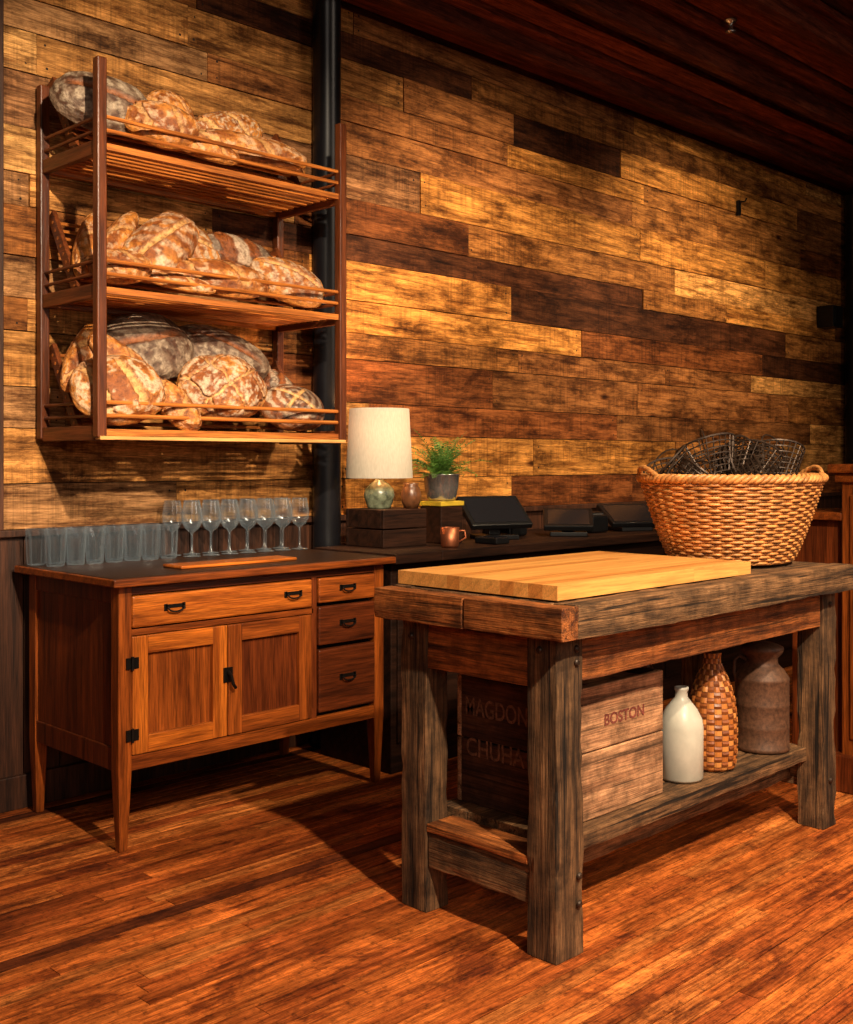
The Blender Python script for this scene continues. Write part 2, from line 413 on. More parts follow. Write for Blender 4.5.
# ------------------------------------------------------------------ bread
GOLD = (.66, .25, .045); BROWN = (.28, .078, .015); DARK = (.075, .028, .013); FLOUR = (.66, .53, .38); GREY = (.22, .145, .095); CRUMB = (.74, .42, .15)
def mixc(a, b, t):
    t = max(0, min(1, t)); return tuple(x * (1 - t) + y * t for x, y in zip(a, b))
def sst(a, b, x):
    t = max(0, min(1, (x - a) / (b - a))); return t * t * (3 - 2 * t)
def loaf(name, loc, a, b, c, tilt=0, inpl=0, yaw=0, kind='gold', seed=0):
    NU, NV = 150, 96; vs = []; cs = []
    base, hi = {'dark': (DARK, GREY), 'stripe': (DARK, BROWN), 'ring': (DARK, BROWN)}.get(kind, (BROWN, GOLD))
    sd = Vector((seed * 3.7, seed * 1.3, seed * 2.1))
    for j in range(NV + 1):
        ph = math.pi * j / NV
        for i in range(NU):
            th = 2 * math.pi * i / NU
            x = math.cos(ph); rr = math.sin(ph) ** (.85)
            y = rr * math.cos(th); zz = rr * math.sin(th)
            p = Vector((x * a, y * b, zz * c * (1.0 if zz > 0 else .55)))
            nn = noise.noise(Vector((x * 1.3, y * 1.3, zz * 1.3)) + sd)
            n2 = noise.noise(Vector((x * 5, y * 5 * b / a, zz * 5)) + sd)
            n3 = noise.noise(Vector((x * 15, y * 15 * b / a, zz * 15)) + sd)
            sc = 1 + .08 * nn + .025 * n2
            g = 0; fl = 0; e = 0
            tw = sst(.05, .5, zz)
            patch = .35 + .65 * sst(-.25, .25, nn + .8 * n3 + .3 * n2)
            if kind in ('stripe', 'seed', 'goldfl'):
                s = math.sin(x * 2.7 * math.pi + y * 1.8 + .8 * n2)
                g = sst(.60, .8, s) * tw * (1 - sst(.6, .9, abs(y + .2 * nn))); e = sst(.35, .6, s) * (1 - g) * (1 - sst(.7, .9, abs(y)))
                if kind == 'stripe': fl = .8 * tw * sst(.1, -.4, s) * patch
            elif kind in ('floury', 'dark'):
                s = math.cos(y * 4.3 + .8 * x + .6 * nn)
                g = sst(.86, .95, s) * tw * (1 - sst(.65, .9, abs(x))); e = sst(.68, .86, s) * (1 - g) * (1 - sst(.65, .95, abs(x)))
                fl = .9 * tw * sst(-.4, .3, math.sin(x * 19 + 2.2 * n2 + y * 5 + 2 * nn) + 1.0 * n2 + .8 * n3) * patch
            elif kind == 'grid':
                s1 = abs(math.sin(x * 4.3 + y * 1.8 + .3 + .3 * n2)); s2 = abs(math.sin(y * 3.4 - x * 2.2 + .7 + .3 * n2))
                g = max(1 - sst(.08, .2, s1), 1 - sst(.08, .2, s2)) * tw
                e = max(1 - sst(.2, .36, s1), 1 - sst(.2, .36, s2)) * tw * (1 - g)
                fl = tw * sst(-.15, .2, n2 + .7 * n3) * .9
            elif kind == 'ring':
                r = math.sqrt(x * x + y * y)
                fl = tw * sst(-.2, .4, math.sin(r * 26 + 1.4 * n2) + .6 * n3) * .8 * patch
                g = (1 - sst(.03, .10, abs(x * .5 + y + .05 * n2))) * tw * (1 - sst(.6, .85, r)); g = max(g, (1 - sst(.03, .10, abs(x - y * .5))) * tw * (1 - sst(.6, .85, r)))
            else:
                s = math.sin(x * 2.2 * math.pi + y * 1.8 + .8 * n2)
                g = sst(.72, .9, s) * tw * .8 * (1 - sst(.6, .85, abs(y))); e = sst(.45, .72, s) * (1 - g) * (1 - sst(.6, .9, abs(y)))
            sc -= .09 * g; sc += .032 * e * tw
            sc += .012 * n3
            p *= sc
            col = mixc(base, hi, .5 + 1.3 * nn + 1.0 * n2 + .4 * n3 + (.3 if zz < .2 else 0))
            if kind == 'goldfl': fl = tw * .85 * sst(-.02, .3, n2 + nn * .6 + .5 * n3)
            if kind == 'gold': fl = tw * .5 * sst(.08, .35, n2 + .6 * n3)
            if kind == 'seed': fl = tw * (.75 if n3 > .12 else 0)
            col = mixc(col, FLOUR, fl * (.85 if kind != 'dark' else .42))
            col = mixc(col, (CRUMB if kind not in ('dark', 'stripe') else BROWN), g * .8)
            col = mixc(col, BROWN if kind != 'dark' else DARK, e * tw * .85)
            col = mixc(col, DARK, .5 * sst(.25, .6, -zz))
            vs.append(p); cs.append(col)
    fs = []
    for j in range(NV):
        for i in range(NU):
            k = (i + 1) % NU
            fs.append((j * NU + i, j * NU + k, (j + 1) * NU + k, (j + 1) * NU + i))
    R = Matrix.Rotation(math.radians(yaw), 4, 'Z') @ Matrix.Rotation(math.radians(tilt), 4, 'X') @ Matrix.Rotation(math.radians(inpl), 4, 'Z')
    me = bpy.data.meshes.new(name); me.from_pydata([tuple(R @ p) for p in vs], [], fs)
    ca = me.color_attributes.new('Col', 'FLOAT_COLOR', 'POINT')
    ca.data.foreach_set('color', [q for c_ in cs for q in (*c_, 1)])
    me.polygons.foreach_set('use_smooth', [True] * len(me.polygons)); me.materials.append(M_bread); me.update()
    o = bpy.data.objects.new(name, me); scene.collection.objects.link(o); o.location = loc
    return o
# bottom shelf
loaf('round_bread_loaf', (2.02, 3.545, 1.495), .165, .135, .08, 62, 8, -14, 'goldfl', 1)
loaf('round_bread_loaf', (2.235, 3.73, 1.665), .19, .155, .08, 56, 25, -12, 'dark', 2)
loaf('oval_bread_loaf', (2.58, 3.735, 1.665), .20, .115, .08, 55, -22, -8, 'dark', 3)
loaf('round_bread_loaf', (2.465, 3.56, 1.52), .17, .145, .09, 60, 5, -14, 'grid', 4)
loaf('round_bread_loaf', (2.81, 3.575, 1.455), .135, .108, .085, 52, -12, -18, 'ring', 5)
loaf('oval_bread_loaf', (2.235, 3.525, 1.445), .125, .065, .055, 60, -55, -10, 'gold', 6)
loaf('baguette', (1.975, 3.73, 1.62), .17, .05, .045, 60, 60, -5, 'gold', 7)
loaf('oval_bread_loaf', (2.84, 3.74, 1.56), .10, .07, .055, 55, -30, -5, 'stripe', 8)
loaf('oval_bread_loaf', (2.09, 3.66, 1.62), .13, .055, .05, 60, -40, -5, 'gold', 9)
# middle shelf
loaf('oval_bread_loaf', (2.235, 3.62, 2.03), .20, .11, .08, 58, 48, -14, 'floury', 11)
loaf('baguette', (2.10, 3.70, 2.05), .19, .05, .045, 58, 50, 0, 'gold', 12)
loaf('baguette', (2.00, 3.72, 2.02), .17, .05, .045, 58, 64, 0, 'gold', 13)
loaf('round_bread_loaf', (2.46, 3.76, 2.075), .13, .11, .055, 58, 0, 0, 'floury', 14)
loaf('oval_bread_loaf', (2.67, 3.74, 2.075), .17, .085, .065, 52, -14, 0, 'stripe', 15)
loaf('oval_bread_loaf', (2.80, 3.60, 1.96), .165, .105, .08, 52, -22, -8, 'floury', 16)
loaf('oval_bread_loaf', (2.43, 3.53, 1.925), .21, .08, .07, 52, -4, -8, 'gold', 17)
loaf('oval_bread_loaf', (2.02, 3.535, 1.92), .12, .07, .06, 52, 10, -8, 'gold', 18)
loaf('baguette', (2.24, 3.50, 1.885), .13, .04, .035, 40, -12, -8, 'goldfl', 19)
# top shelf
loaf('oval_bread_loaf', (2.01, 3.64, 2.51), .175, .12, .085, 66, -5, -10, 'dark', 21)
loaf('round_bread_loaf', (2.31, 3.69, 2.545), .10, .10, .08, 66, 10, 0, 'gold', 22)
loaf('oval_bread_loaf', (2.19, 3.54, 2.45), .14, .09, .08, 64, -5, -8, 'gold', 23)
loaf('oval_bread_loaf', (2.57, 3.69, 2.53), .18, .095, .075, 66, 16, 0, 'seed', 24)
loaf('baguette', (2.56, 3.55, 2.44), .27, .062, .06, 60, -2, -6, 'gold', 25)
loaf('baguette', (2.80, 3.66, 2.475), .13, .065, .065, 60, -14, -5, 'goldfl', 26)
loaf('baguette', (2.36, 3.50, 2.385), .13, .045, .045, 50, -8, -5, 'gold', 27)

# ------------------------------------------------------------------ sideboard cabinet
cx0, cx1, cy0, cy1 = 1.83, 2.975, 3.21, 3.83
cab = empty('oak_sideboard', (2.4, 3.52, 0))
box('top', 1.79, 3.0, 3.165, 3.862, .85, .875, M_oakmx, cab, .004)
box('top_surface', 1.80, 2.99, 3.185, 3.858, .8745, .8765, M_topdark, cab, .0)
def leg(nm, x, y):
    b = MB(); w = .024
    vs = []
    for zz, ww in ((0.0, .014), (.26, w), (.85, w)):
        vs += [(x - ww, y - ww, zz), (x + ww, y - ww, zz), (x + ww, y + ww, zz), (x - ww, y + ww, zz)]
    fs = [(3, 2, 1, 0), (8, 9, 10, 11)]
    for k in range(2):
        for i in range(4):
            j = (i + 1) % 4; fs.append((k * 4 + i, k * 4 + j, (k + 1) * 4 + j, (k + 1) * 4 + i))
    b.add(vs, fs); b.obj(nm, M_oakmz, cab, bevel=.003)
leg('leg_1', cx0 + .024, cy0 + .024); leg('leg_2', cx1 - .024, cy0 + .024); leg('leg_3', cx0 + .024, cy1 - .024); leg('leg_4', cx1 - .024, cy1 - .024)
for nm, xa, xb in (('side_left', cx0 + .006, cx0 + .02), ('side_right', cx1 - .02, cx1 - .006)):  # end faces take the dark oak, their shade painted in
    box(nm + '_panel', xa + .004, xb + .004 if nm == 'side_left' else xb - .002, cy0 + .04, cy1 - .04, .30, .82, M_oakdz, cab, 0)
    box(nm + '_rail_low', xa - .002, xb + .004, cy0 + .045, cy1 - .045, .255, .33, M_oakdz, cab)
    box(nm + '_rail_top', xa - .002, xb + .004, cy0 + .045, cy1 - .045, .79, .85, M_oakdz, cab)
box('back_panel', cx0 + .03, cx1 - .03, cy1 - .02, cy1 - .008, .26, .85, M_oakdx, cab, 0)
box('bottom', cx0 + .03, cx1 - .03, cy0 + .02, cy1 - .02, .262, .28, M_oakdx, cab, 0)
F = cy0 + .003
box('rail_top', cx0 + .045, cx1 - .045, F, F + .025, .818, .85, M_oakdx, cab, .001)
box('rail_mid', cx0 + .045, 2.625, F, F + .025, .687, .707, M_oakmx, cab, .001)
box('rail_low', cx0 + .045, cx1 - .045, F, F + .025, .255, .302, M_oakmx, cab, .001)
box('stile_mid', 2.618, 2.642, F, F + .025, .30, .82, M_oakdz, cab, .001)
box('face_backing', cx0 + .04, cx1 - .04, F + .03, F + .04, .28, .85, M_dark, cab, 0)
def pull(nm, x, zc, y):
    b = MB()
    b.box(x - .034, x + .034, y - .003, y, zc + .002, zc + .014)
    b.box(x - .04, x - .028, y - .003, y, zc - .006, zc + .016); b.box(x + .028, x + .04, y - .003, y, zc - .006, zc + .016)
    pts = [(x + .03 * math.cos(t), y - .012, zc + .004 - .014 * math.sin(t)) for t in [math.pi * k / 10 for k in range(11)]]
    b.tube([(x + .03, y, zc + .006)] + pts + [(x - .03, y, zc + .006)], .003, 6)
    b.obj(nm, M_hard, cab)
def drawer(nm, xa, xb, za, zb, mat=M_oakx, pulls=1):
    box(nm, xa, xb, F - .008, F + .02, za, zb, mat, cab, .006)
    if pulls == 2:
        pull(nm + '_pull_1', xa + (xb - xa) * .21, (za + zb) / 2, F - .008); pull(nm + '_pull_2', xb - (xb - xa) * .12, (za + zb) / 2, F - .008)
    else: pull(nm + '_pull', (xa + xb) / 2, (za + zb) / 2, F - .008)
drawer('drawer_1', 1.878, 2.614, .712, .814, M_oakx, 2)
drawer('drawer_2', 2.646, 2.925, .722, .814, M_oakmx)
drawer('drawer_3', 2.646, 2.925, .566, .708, M_oakdx)  # dimmer towards the right: table shade is in the wood colour
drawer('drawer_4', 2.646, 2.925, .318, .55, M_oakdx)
def door(nm, xa, xb, za, zb, pm, fx=None, fz=None):
    s = .058; fx = fx or M_oakx; fz = fz or M_oakz
    box(nm + '_stile_a', xa, xa + s, F - .006, F + .018, za, zb, fz, cab); box(nm + '_stile_b', xb - s, xb, F - .006, F + .018, za, zb, fz, cab)
    box(nm + '_rail_a', xa + s, xb - s, F - .006, F + .018, za, za + s, fx, cab, .002); box(nm + '_rail_b', xa + s, xb - s, F - .006, F + .018, zb - s, zb, fx, cab, .002)
    box(nm + '_panel', xa + s, xb - s, F + .010, F + .014, za + s, zb - s, pm, cab, 0)
door('door_left', 1.878, 2.243, .305, .684, M_oakmz); door('door_right', 2.247, 2.614, .305, .684, M_oakdz, M_oakmx, M_oakmz)  # right door in darker oak copies, shade painted into the colour
for k, zz in enumerate((.60, .37)):
    b = MB(); b.box(1.855, 1.90, F - .009, F - .005, zz - .018, zz + .018); b.tube([(1.876, F - .011, zz - .022), (1.876, F - .011, zz + .022)], .005, 8)
    b.obj('hinge_%d' % k, M_hard, cab)
b = MB(); b.box(2.225, 2.262, F - .011, F - .005, .49, .54); b.tube([(2.243, F - .011, .525), (2.243, F - .028, .515), (2.25, F - .03, .485), (2.262, F - .028, .47)], .006, 8)
b.obj('latch', M_hard, cab)

ZT = .8765
def tumblers():
    b = MB()
    for iy, y in enumerate((3.805, 3.72)):
        for k in range(7):
            x = 1.845 + k * .076 + iy * .03
            n = 20; vs = []; fs = []
            prof = [(.0005, .002), (.029, .001), (.030, .006), (.0345, .095), (.037, .128)]
            for q, (r, zz) in enumerate(prof):
                for i in range(n):
                    a = 2 * math.pi * i / n + k; rr = r * (1 + (.06 if i % 2 else -.04) * (1 if 1 < q < 3.5 else 0))
                    vs.append((x + rr * math.cos(a), y + rr * math.sin(a), ZT + zz))
            for q in range(len(prof) - 1):
                for i in range(n):
                    l = (i + 1) % n; fs.append((q * n + i, q * n + l, (q + 1) * n + l, (q + 1) * n + i))
            b.add(vs, fs)
            b.tube([(x + .037 * math.cos(t), y + .037 * math.sin(t), ZT + .128) for t in [2 * math.pi * j / 20 for j in range(20)]], .0013, 5, True)
    return b.obj('tumbler_glasses', M_glass)
tumblers()
def wines():
    b = MB()
    prof = [(.0005, .003), (.034, .001), (.034, .003), (.012, .006), (.004, .016), (.0036, .085), (.008, .094), (.026, .108), (.038, .13), (.040, .155), (.036, .185), (.031, .214)]
    for iy, y in enumerate((3.80, 3.71)):
        for k in range(7):
            x = 2.40 + k * .088 + iy * .03
            b.lathe(prof, (x, y, ZT), 24)
            b.tube([(x + .031 * math.cos(t), y + .031 * math.sin(t), ZT + .214) for t in [2 * math.pi * j / 20 for j in range(20)]], .0011, 5, True)
    return b.obj('wine_glasses', M_glass, smooth=True)
wines()
b = MB(); b.box(2.12, 2.62, 3.30, 3.42, ZT + .0005, ZT + .012)
b.obj('serving_board', M_oakx, bevel=.004)

# ------------------------------------------------------------------ back counter
ct = empty('back_counter', (4.5, 3.5, 0))
box('counter_top', 3.29, 7.5, 3.20, 3.868, .84, .88, M_cdark, ct, .004)
box('counter_top_notch', 3.03, 3.289, 3.20, 3.71, .84, .88, M_cdark, ct, .004)
box('counter_body', 3.29, 7.4, 3.26, 3.865, 0.0, .84, M_cdark, ct, .004)
box('counter_body_notch', 3.06, 3.289, 3.26, 3.70, 0.0, .84, M_cdark, ct, .004)
b = MB()
for k in range(9): b.box(3.09 + k * .48, 3.54 + k * .48, 3.25, 3.262, .12, .80)
b.obj('counter_panels', M_cdark, ct, bevel=.004)

cr = empty('wooden_riser_box', (3.32, 3.57, .88))
for i, (a0, a1) in enumerate(((.881, .955), (.960, 1.04))):
    box('front_board_%d' % i, 3.20, 3.455, 3.455, 3.47, a0, a1, M_cdark, cr); box('side_board_%d' % i, 3.20, 3.215, 3.47, 3.68, a0, a1, M_cdark, cr)
    box('side_board_r%d' % i, 3.44, 3.455, 3.47, 3.68, a0, a1, M_cdark, cr); box('back_board_%d' % i, 3.20, 3.455, 3.68, 3.695, a0, a1, M_cdark, cr)
box('lid', 3.215, 3.44, 3.47, 3.68, 1.028, 1.04, M_cdark, cr, 0)
lp = empty('table_lamp', (3.31, 3.60, 1.04))
b = MB(); b.lathe([(.0005, 0), (.05, 0), (.052, .008), (.06, .03), (.068, .055), (.062, .085), (.04, .108), (.022, .118), (.018, .125), (.0005, .125)], (3.31, 3.60, 1.0405), 36)
b.obj('ceramic_base', M_green, lp, smooth=True)
b = MB(); b.tube([(3.31, 3.60, 1.16), (3.31, 3.60, 1.28)], .008, 10)
for k in range(3):
    a = k * 2.094; b.tube([(3.31, 3.60, 1.455), (3.31 + .126 * math.cos(a), 3.60 + .126 * math.sin(a), 1.462)], .0025, 6)
b.tube([(3.31, 3.60, 1.28), (3.25, 3.60, 1.32), (3.25, 3.60, 1.42), (3.31, 3.60, 1.456)], .0022, 6)
b.obj('stem', M_brass, lp)
b = MB(); b.lathe([(.146, 1.172), (.130, 1.472), (.128, 1.472), (.144, 1.172), (.146, 1.172)], (3.31, 3.60, 0), 48)
b.obj('lampshade', M_shade, lp, smooth=True)
b = MB(); b.lathe([(.0005, 1.28), (.015, 1.285), (.03, 1.33), (.022, 1.36), (.0005, 1.37)], (3.31, 3.60, 0), 20)
b.obj('bulb', M_glass, lp, smooth=True)
L = bpy.data.lights.new('lamp_glow', 'POINT'); L.energy = 13; L.color = (1, .48, .18); L.shadow_soft_size = .03
lo = bpy.data.objects.new('lamp_glow', L); scene.collection.objects.link(lo); lo.location = (3.31, 3.60, 1.41); setpar(lo, lp)
b = MB(); b.lathe([(.0005, 0), (.03, 0), (.042, .03), (.045, .06), (.036, .09), (.03, .10), (.034, .11), (.0005, .11)], (3.405, 3.50, 1.0405), 28)
b.obj('brown_glazed_jar', M_brownpot, smooth=True)
box('dark_riser_box', 3.545, 3.685, 3.455, 3.585, .8805, 1.045, M_cdark, None, .004)
b = MB(); b.box(3.54, 3.69, 3.45, 3.59, 1.046, 1.067); b.obj('yellow_card_box', M_yellow, bevel=.003)
pf = empty('potted_fern', (3.615, 3.52, 1.068))
b = MB(); b.lathe([(.0005, .001), (.058, .001), (.064, .01), (.076, .06), (.080, .112), (.083, .115), (.083, .12), (.077, .12), (.072, .1), (.0005, .098)], (3.615, 3.52, 1.068), 36)
b.obj('pot', M_steel, pf, smooth=True)
b = MB()
for k in range(75):
    az = random.uniform(0, 2 * math.pi); ln = random.uniform(.12, .26); el = random.uniform(.5, 1.5)
    base = Vector((3.615 + .04 * math.cos(az) * random.random(), 3.52 + .04 * math.sin(az) * random.random(), 1.17))
    d = Vector((math.cos(az) * math.cos(el), math.sin(az) * math.cos(el), math.sin(el)))
    side = Vector((-math.sin(az), math.cos(az), 0)); pts = []
    p = base.copy(); n = 16
    for q in range(n):
        pts.append(p.copy()); p = p + d * ln / n; d = (d + Vector((0, 0, -.075)) + Vector((math.cos(az), math.sin(az), 0)) * .02).normalized()
    b.tube(pts, .0009, 4)
    for q in range(2, n):
        w = .028 * math.sin(math.pi * (q + 1) / (n + 1.5)) + .002
        t = (pts[q] - pts[q - 1]).normalized(); nn = side.cross(t)
        rl_ = random.uniform(-.004, .004)
        for sg in (-1, 1):
            o0 = pts[q]; dirv = (side * sg + t * .35 + nn * random.uniform(-.35, .15)).normalized()
            b.add([o0, o0 + dirv * w * .5 - t * .003, o0 + dirv * w + nn * rl_, o0 + dirv * w * .5 + t * .0034], [(0, 1, 2, 3)])
b.obj('fronds', M_fern, pf)
mg = empty('copper_mug', (3.45, 3.30, .88))
b = MB(); b.lathe([(.0005, .001), (.034, .001), (.038, .01), (.04, .085), (.037, .085), (.034, .012), (.0005, .01)], (3.44, 3.30, .88), 28)
b.tube([(3.475, 3.285, .95), (3.50, 3.27, .95), (3.505, 3.268, .92), (3.475, 3.285, .90)], .004, 6)
b.obj('cup', M_copper, mg, smooth=True)
def pos(name, x, y, yaw, w=.32, h=.21, tilt=38, zh=.125):
    e = empty(name, (x, y, .88))
    Mz = Matrix.Translation((x, y, .88)) @ Matrix.Rotation(math.radians(yaw), 4, 'Z')
    b = MB(); b.box(-.09, .09, -.08, .08, .001, .022, M=Mz); b.box(-.03, .03, -.005, .04, .02, zh, M=Mz)
    b.obj('stand', M_plastic, e, bevel=.004)
    Ms = Mz @ Matrix.Translation((0, 0, zh + .005)) @ Matrix.Rotation(math.radians(tilt), 4, 'X')
    b = MB(); b.box(-w / 2, w / 2, -h / 2, h / 2, -.02, .008, M=Ms); b.obj('bezel', M_plastic, e, bevel=.005)
    b = MB(); b.box(-w / 2 + .02, w / 2 - .02, -h / 2 + .02, h / 2 - .02, .008, .0095, M=Ms); b.obj('screen', M_screen, e)
pos('point_of_sale_terminal', 3.95, 3.50, -20); pos('point_of_sale_terminal', 4.38, 3.40, -50, .24, .19, 25, .08); pos('point_of_sale_terminal', 4.93, 3.42, -25, .3, .2, 28, .08)
def printer(x, y):
    e = empty('receipt_printer', (x, y, .88))
    box('body', x - .07, x + .07, y - .09, y + .09, .881, .97, M_plastic, e, .012); box('cover', x - .055, x + .055, y - .07, y + .05, .97, .985, M_plastic, e, .006)
    box('paper_slot', x - .04, x + .04, y - .075, y - .07, .972, .978, M_steel, e, 0)
printer(4.16, 3.62); printer(4.66, 3.50); printer(5.3, 3.5)
kb = empty('card_reader', (3.72, 3.3, .88))
b = MB(); b.box(3.68, 3.77, 3.25, 3.38, .881, .91); b.obj('body', M_plastic, kb, bevel=.006)
b = MB()
for i in range(3):
    for j in range(4): b.box(3.69 + i * .025, 3.71 + i * .025, 3.26 + j * .02, 3.273 + j * .02, .91, .914)
b.obj('keys', M_screen, kb)

# ------------------------------------------------------------------ work table
tb = empty('timber_work_table', (2.94, 2.0, 0))
def timber(name, x0, x1, y0, y1, z0, z1, mat, axis, seed=0, amp=.004):
    b = MB(); L = {'x': x1 - x0, 'y': y1 - y0, 'z': z1 - z0}[axis]; n = max(2, int(L / .035)); m = 4
    def P(a, u, v):
        if axis == 'x': return Vector((x0 + a * (x1 - x0), y0 + u * (y1 - y0), z0 + v * (z1 - z0)))
        if axis == 'y': return Vector((x0 + v * (x1 - x0), y0 + a * (y1 - y0), z0 + u * (z1 - z0)))
        return Vector((x0 + u * (x1 - x0), y0 + v * (y1 - y0), z0 + a * (z1 - z0)))
    ring = [(i / m, 0) for i in range(m)] + [(1, i / m) for i in range(m)] + [(1 - i / m, 1) for i in range(m)] + [(0, 1 - i / m) for i in range(m)]
    K = len(ring); vs = []
    cen = Vector(((x0 + x1) / 2, (y0 + y1) / 2, (z0 + z1) / 2))
    for i in range(n + 1):
        for (u, v) in ring:
            p = P(i / n, u, v); q = noise.noise_vector(p * 8 + Vector((seed, 0, 0))) * amp
            corner = u in (0, 1) and v in (0, 1)
            if corner:
                chip = max(0, noise.noise(p * 17 + Vector((seed * 2, 5, 0)))) * amp * 2.8
                d = cen - p
                if axis == 'x': d.x = 0
                elif axis == 'y': d.y = 0
                else: d.z = 0
                q += d.normalized() * (chip + amp * .4)
            if axis == 'z' and i == 0: q.z = 0
            if axis != 'z': q.z *= .5
            vs.append(p + q)
    fs = []
    for i in range(n):
        for k in range(K):
            l = (k + 1) % K; fs.append((i * K + k, i * K + l, (i + 1) * K + l, (i + 1) * K + k))
    fs.append(tuple(range(K - 1, -1, -1))); fs.append(tuple(n * K + k for k in range(K)))
    b.add(vs, fs); return b.obj(name, mat, tb, bevel=.002)
timber('leg_1', 2.192, 2.302, 1.738, 1.835, 0, .815, M_greyz, 'z', 1)
timber('leg_2', 2.192, 2.282, 2.195, 2.295, 0, .815, M_greyz, 'z', 2)
timber('leg_3', 3.635, 3.732, 1.738, 1.835, 0, .815, M_greyz, 'z', 3)
timber('leg_4', 3.635, 3.732, 2.195, 2.295, 0, .815, M_greyz, 'z', 4)
timber('top_edge_front', 2.205, 3.738, 1.678, 1.76, .808, .895, M_greyx, 'x', 5)
timber('top_edge_back', 2.205, 3.738, 2.265, 2.343, .808, .895, M_greyx, 'x', 6)
timber('top_end_a', 2.138, 2.205, 1.680, 2.003, .81, .893, M_redy, 'y', 7)
timber('top_end_b', 2.134, 2.205, 2.009, 2.343, .808, .891, M_redy, 'y', 8)
for k in range(4):
    timber('top_plank_%d' % k, 2.206, 3.738, 1.762 + k * .1258, 1.886 + k * .1258, .83, .892, M_greyx, 'x', 20 + k, .002)
timber('apron_front', 2.302, 3.635, 1.75, 1.80, .685, .808, M_redx, 'x', 9)
timber('apron_back', 2.28, 3.635, 2.24, 2.29, .685, .808, M_greyx, 'x', 10)
timber('apron_end', 2.20, 2.25, 1.835, 2.195, .675, .808, M_redy, 'y', 11)
timber('apron_end_far', 3.66, 3.71, 1.835, 2.195, .675, .808, M_greyy, 'y', 12)
timber('stretcher_end', 2.20, 2.26, 1.835, 2.195, .125, .222, M_greyy, 'y', 13)
timber('stretcher_cap', 2.195, 2.30, 1.835, 2.195, .224, .247, M_redy, 'y', 15, .002)
timber('stretcher_end_far', 3.66, 3.71, 1.835, 2.195, .125, .222, M_greyy, 'y', 14)
for k in range(4):
    timber('shelf_plank_%d' % k, 2.302, 3.655, 1.80 + k * .115, 1.912 + k * .115, .222, .268, M_greyx, 'x', 30 + k, .002)
timber('shelf_bearer', 2.285, 3.64, 1.86, 1.90, .15, .22, M_greyx, 'x', 40)
b = MB()
def bolt(x, y, z, ax):
    M = Matrix.Translation((x, y, z)) @ (Matrix.Rotation(math.radians(90), 4, 'X') if ax == 'y' else Matrix.Rotation(math.radians(-90), 4, 'Y'))
    b.lathe([(.0005, .006), (.006, .006), (.009, .003), (.010, 0)], (0, 0, 0), 12, M=M)
for zz in (.775, .74): bolt(2.27, 1.735, zz, 'y')
bolt(2.189, 1.79, .775, 'x')
for zz in (.13, .20): bolt(2.28, 1.735, zz, 'y')
bolt(2.189, 2.25, .76, 'x'); bolt(3.68, 1.735, .76, 'y'); bolt(3.68, 1.735, .16, 'y')
b.obj('bolts', M_iron, tb)

n = 12
y0b, y1b = 1.757, 2.335; st = (y1b - y0b) / n
o = empty('butcher_block_board', (2.7, 2.04, .897))
b2 = wood('maple_strip', (.80, .42, .12), (.56, .25, .065), 'x', 0.4, contrast=.22, bumpk=.04, fine=.12, ring=.1)
b3 = wood('maple_strip_dark', (.66, .30, .075), (.42, .16, .04), 'x', 0.4, contrast=.22, bumpk=.04, fine=.12, ring=.1)
for k in range(n):
    xs = [2.22] + sorted(random.uniform(2.4, 3.05) for _ in range(1)) + [3.18]
    for i in range(len(xs) - 1):
        box('stave_%d_%d' % (k, i), xs[i], xs[i + 1], y0b + k * st, y0b + (k + 1) * st, .897, .935, random.choice([b2, b2, b3]), o, .0006)

# ------------------------------------------------------------------ crate on shelf
ZS = .27
ck = empty('stencilled_crate', (2.59, 2.04, ZS))
ya, yb, xa, xb = 1.85, 2.235, 2.36, 2.836
for i, (a0, a1) in enumerate(((ZS, .452), (.456, .632))):
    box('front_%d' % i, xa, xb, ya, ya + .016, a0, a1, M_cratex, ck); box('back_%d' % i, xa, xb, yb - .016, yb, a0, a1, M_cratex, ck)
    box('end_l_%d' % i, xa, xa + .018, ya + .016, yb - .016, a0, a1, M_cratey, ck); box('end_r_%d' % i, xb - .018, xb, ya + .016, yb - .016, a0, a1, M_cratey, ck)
box('floor_board', xa + .018, xb - .018, ya + .016, yb - .016, ZS, ZS + .012, M_cratex, ck, 0)
box('lid_board', xa + .018, xb - .018, ya + .016, yb - .016, .60, .612, M_cratex, ck, 0)
def text(body, loc, rot, size, mat, parent, sx=1):
    c = bpy.data.curves.new('stencil_text', 'FONT'); c.body = body; c.size = size; c.align_x = 'CENTER'; c.align_y = 'CENTER'; c.extrude = .0005; c.offset = .0008
    c.materials.append(mat); o = bpy.data.objects.new('stencil_text', c); scene.collection.objects.link(o)
    o.location = loc; o.rotation_euler = rot; o.scale = (sx, 1, 1); setpar(o, parent)
R90 = math.radians(90)
text('BOSTON', (2.64, ya - .001, .53), (R90, 0, 0), .044, M_letter, ck, 1.1)
text('MAGDON', (xa - .001, 2.085, .545), (R90, 0, -R90), .072, M_letterd, ck, .72)
text('CHUHA', (xa - .001, 2.09, .43), (R90, 0, -R90), .072, M_letterd, ck, .85)

